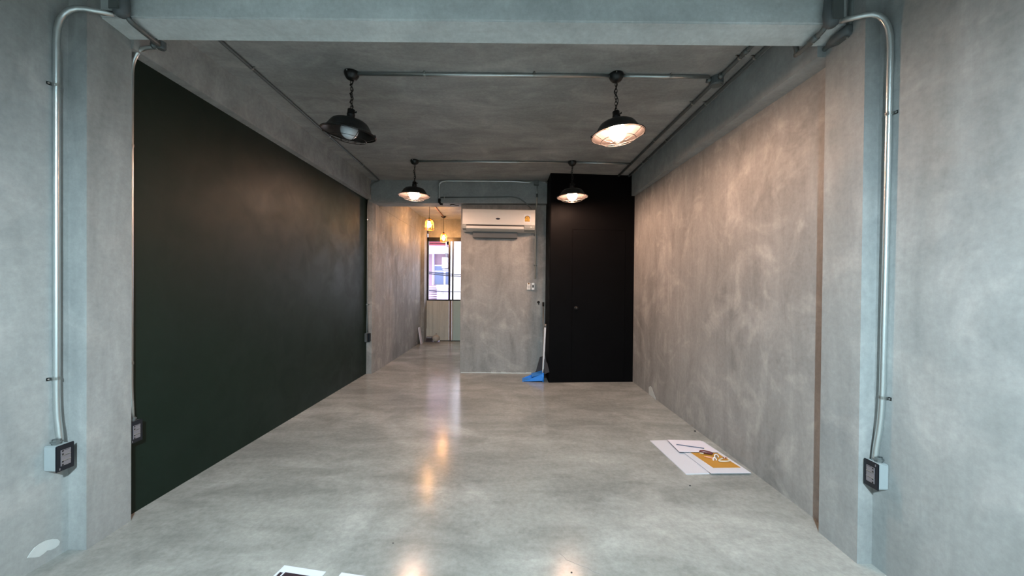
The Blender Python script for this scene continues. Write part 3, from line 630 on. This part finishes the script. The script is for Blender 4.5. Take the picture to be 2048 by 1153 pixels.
o = thing('bracelet', 'off-white looped bracelet at the right of the ochre card', 'bracelet', P(1448, 921, .024))
bm = B(); pts = [(-.045, -.012, 0), (-.015, .012, .003), (.018, .022, .006), (.036, .012, .004), (.034, -.008, 0), (.0, -.018, 0)]
pts = [Vector(p) for p in pts]; fin = []
for i in range(len(pts)):
    for t in (0, .25, .5, .75):
        p0, p1, p2, p3 = pts[i-1], pts[i], pts[(i+1) % 6], pts[(i+2) % 6]
        fin.append(.5*((2*p1)+(-p0+p2)*t+(2*p0-5*p1+4*p2-p3)*t*t+(-p0+3*p1-3*p2+p3)*t**3))
tube(bm, fin, .0045, 8, True); link('loop', bm, CLEARISH, o, True)
for k in range(4):
    bm = B(); bmesh.ops.create_uvsphere(bm, u_segments=8, v_segments=6, radius=.005, matrix=Matrix.Translation((.004+.009*k, .018-.001*k, .009))); link('bead', bm, PEACH if k % 2 else MAROON, o, True)
# papers at the lower edge of the picture
u = Vector((.211, -.036, 0)); u.normalize(); v = Vector((-u.y, u.x, 0))*-1; v = Vector((u.y, -u.x, 0))
def sheet(name, corner, wdt, hgt, label, prints):
    p = Vector((corner[0], corner[1], 0)); c = p+u*wdt/2+v*hgt/2
    o = thing(name, label, 'paper', c, (0, 0, math.atan2(u.y, u.x)), group='printed sheets at the front of the floor')
    bm = B(); box(bm, -wdt/2, wdt/2, -hgt/2, hgt/2, .0005, .0016); link('sheet', bm, PAPER, o)
    for x0, x1, y0, y1 in prints:
        bm = B(); box(bm, x0-wdt/2, x1-wdt/2, hgt/2-y1, hgt/2-y0, .0016, .0020); link('printed_block', bm, INK_SHADE, o)
    return o
sheet('printed_sheet', (-1.040, 1.712), .212, .297, 'white sheet with dark printed blocks, left one at the bottom edge', ((.012, .028, .040, .062), (.036, .196, .036, .16), (.012, .028, .075, .16), (.036, .15, .18, .19)))
sheet('printed_sheet', (-.759, 1.673), .212, .297, 'plain white sheet corner, right one at the bottom edge', ((.02, .19, .06, .16),))
bm = B(); tube(bm, [onz(x, y, .0002) for x, y in ((1119, 1108), (1127, 1114), (1133, 1121), (1142, 1124), (1150, 1128), (1163, 1133), (1176, 1137), (1185, 1144), (1196, 1148), (1208, 1153), (1225, 1166))], .0007, 4); link('crack', bm, MODULE, floor)
# grit on the floor
for i, (x, y, r, lab) in enumerate(((1390, 864, .010, 'black plastic cap on the floor beyond the boards'), (1380, 973, .006, 'dark crumb on the floor in front of the boards'), (1143, 1147, .005, 'dark crumb on the floor at the bottom edge of the picture'), (786, 1088, .004, 'dark speck on the floor between the sheets and the lamp reflection'))):
    p = onz(x, y); bm = B(); bmesh.ops.create_icosphere(bm, subdivisions=1, radius=r, matrix=Matrix.Diagonal((1, .8, .6, 1)))
    o = link('floor_crumb', bm, HOLE); o.location = (p.x, p.y, r*.55); tag(o, lab, 'debris')

# ------------------------------------------------------------------ rear window, lower panels, things beside it
win = bpy.data.objects.new('window_1', None); COL.objects.link(win); win['kind'] = 'structure'; win['label'] = 'dark framed sliding window of the rear room'
YWn = END
def fr(x0, x1, z0, z1, name='frame', y0=0, y1=.06, m=FRAMEB):
    bm = B(); box(bm, x0, x1, YWn+y0, YWn+y1, z0, z1, .003); return link(name, bm, m, win)
px2x = lambda px, Y=END: ony(px, 540, Y).x
zz = lambda py, Y=END: ony(885, py, Y).z
xl0, xl1 = px2x(850.5), px2x(857)
fr(xl0, xl1, .0+zz(600.5), zz(475), 'jamb'); fr(xl0, WX1, zz(483), zz(475), 'head'); fr(px2x(897), px2x(900.5), zz(600.5), zz(483), 'mullion', -.01); fr(px2x(904), px2x(907), zz(600.5), zz(483), 'mullion')
for x in (-.65, -.1, .4): fr(x, x+.045, zz(600.5), zz(483), 'mullion')
fr(xl0, WX1, zz(602), zz(599.5), 'sill')
fr(px2x(847.5), xl0+.003, 0, zz(475), 'side_gap_trim', .0, .03, OWHITE)
def pane(x0, x1, m, z0=zz(600), z1=zz(483)):
    bm = B(); box(bm, x0, x1, YWn+.025, YWn+.029, z0, z1); link('pane', bm, m, win)
pane(xl1, px2x(897), GLASS)
pane(px2x(907), -.65, GLASS); pane(-.6, WX1, GLASS); pane(px2x(900.5), px2x(904), GLASS)
zt = zz(601.5)
def pan(x0, x1, m, name, z0=.012, z1=None, y=0.0):
    bm = B(); box(bm, px2x(x0), x1 if x1 < 5 else px2x(x1), YWn+y, YWn+y+.03, z0, z1 or zt-.004, .002); return link(name, bm, m, win)
pan(852.5, 866, CEMBOARD, 'lower_panel', .04); pan(866.2, 880, CEMBOARD, 'lower_panel'); pan(880.2, 898.5, CEMBOARD, 'lower_panel')
pan(899, 903.5, WOOD, 'wood_strip'); pan(904, 907, mat('pale_strip', srgb(176, 176, 168), .5), 'pale_strip'); pan(907.2, .9, TEAL, 'teal_panel')
fr(px2x(849.5), px2x(852.2), .0, zt, 'dark_gap', .01, .03)
fr(px2x(880), WX1, 0, .014, 'bottom_rail', -.005, .03)
bm = B(); box(bm, px2x(852, 8.59), px2x(859, 8.59), 8.585, 8.6, .10, .29, .002); tag(link('small_board', bm, CEMBOARD), 'small pale board propped at the left foot of the rear window', 'board')
# leaning plank
o = thing('leaning_plank', 'pale plank leaning on the left wall of the rear room', 'plank', (-2.03, 8.17, 0))
bm = B(); hexa(bm, [(.03, -.05, 0), (.045, -.05, 0), (.045, .09, 0), (.03, .09, 0), (-.028, -.05, .36), (-.013, -.05, .36), (-.013, .09, .36), (-.028, .09, .36)]); link('board', bm, PAPER2, o)
# stack of dark tiles
for k in range(4):
    p = Vector((-1.885, 8.46, .001+k*.032)); bm = B(); box(bm, -.075+.006*k, .075-.004*k, -.05, .05, 0, .026, .003)
    o = link('dark_tile', bm, TILEM if k < 3 else OGREY); o.location = p; o.rotation_euler = (0, 0, (.05, -.04, .08, 0)[k])
    tag(o, ('dark tile at the bottom of the pile by the rear window', 'dark tile second from the bottom of the pile by the rear window', 'dark tile third from the bottom of the pile by the rear window', 'greyish tile on top of the pile by the rear window')[k], 'tile', 'tiles piled by the rear window')
o = thing('small_sack', 'pale knotted sack on the floor at the foot of the rear window', 'sack', (-1.735, 8.47, 0))
bm = B(); bmesh.ops.create_uvsphere(bm, u_segments=18, v_segments=12, radius=.085)
for vv in bm.verts:
    n = math.sin(vv.co.x*60+vv.co.z*30)*.006+math.sin(vv.co.y*80+1)*.005; vv.co *= 1+n*6; vv.co.z = vv.co.z*.95+.082
    if vv.co.z < .004: vv.co.z = .001
link('sack_body', bm, POT, o, True)
bm = B(); tube(bm, [(0, 0, .15), (.0, 0, .175), (.01, 0, .195)], [.03, .012, .022], 8); link('knot', bm, POT, o, True)

# ------------------------------------------------------------------ across the street
YO = 15.0
b = bpy.data.objects.new('apartment_building', None); COL.objects.link(b); tag(b, 'pink and white building across the street, seen through the rear window', 'building')
def ob(name, x0, x1, y0, y1, m, d0=0, d1=.1, parent=None):
    p, q_ = ony(x0, y1, YO), ony(x1, y0, YO); bm = B(); box(bm, p.x, q_.x, YO+d0, YO+d1, p.z, q_.z); return link(name, bm, m, parent or b)
ob('facade', 760, 896, 455, 640, OPINK, .9, 1.2)
ob('side_wall', 895.5, 1200, 300, 900, OWHITE, .0, 1.2)
ob('upper_storey', 760, 896, 300, 484, OPINK, .9, 1.2)
ob('lower_storey', 760, 896, 640, 1100, OPINK, .9, 1.2)
ob('balcony_slab', 760, 896, 495.5, 504, OWHITE, -.3, 1.0)
for i in range(5):
    y = 477+i*4.1; ob('balcony_rail', 760, 894, y, y+1.8, ORED if i in (1, 2, 3) else OLILAC, -.22, -.18)
ob('balcony_post', 893.5, 895.5, 470, 497, OLILAC, -.25, -.2); ob('balcony_post', 858, 860, 470, 497, OLILAC, -.25, -.2)
ob('white_pier', 856, 860.5, 504, 640, OLILAC, .7, 1.0)
wn = ob('window', 860, 896, 528, 571, OWHITE, .82, .9)
ob('pane', 861.5, 879.5, 531, 540, OGLASS, .78, .82, wn); ob('pane', 861.5, 879.5, 543, 569, OGLASS, .78, .82, wn); ob('pane', 884, 894, 543, 569, OGLASS, .78, .82, wn)
acu = bpy.data.objects.new('condenser_unit', None); COL.objects.link(acu); tag(acu, 'white air conditioner condenser on the facade across the street', 'air conditioner')
ob('casing', 881, 892, 514, 536, OWHITE, .3, .75, acu)
ob('bracket', 882, 895, 537.5, 540, OGREY, .3, .8, acu)
pp = [ony(x, y, YO+.55) for x, y in ((890, 504), (894, 510), (893, 520), (894.5, 530), (891, 536))]; bm = B(); tube(bm, smoothpath(pp, .1), .045, 8); link('duct', bm, OGREY, acu, True)
ob('parapet', 873, 896, 571, 577, OWHITE, .0, .6); ob('parapet', 873, 896, 577.5, 640, OLILAC, .05, .6)
for i in range(9):
    y = 573+i*4.4; ob('louvre_slat', 857, 873, y, y+1.9, OGREY if i % 2 else OLILAC, .1, .2)
ob('louvre_back', 857, 873, 571, 640, OPINK, .4, .6)
bm = B(); lathe(bm, [(0, .1), (.05, .1), (.06, 0)], 12, Matrix.Translation(ony(884.5, 586, YO))@Matrix.Rotation(PI/2, 4, 'X')); link('meter', bm, OGREY, b)
for i, (ya, yb) in enumerate(((544.5, 550.5), (547.5, 554), (582, 584.8))):
    p, q_ = ony(845, ya-1.2, 11.5), ony(935, yb, 11.5); bm = B(); d_ = q_-p; mid = (p+q_)/2+Vector((0, 0, -.02)); tube(bm, [p-d_*3, p, mid, q_, q_+d_*3], .016, 5)
    tag(link('overhead_cable', bm, OCABLE), ('topmost overhead cable outside the rear window', 'second overhead cable outside, just below the topmost', 'lowest overhead cable outside the rear window')[i], 'cable', 'overhead cables in the street')
bm = B(); box(bm, -12, 12, 9.2, 14.9, -3.7, -3.6); struct('street', bm, OGREY)
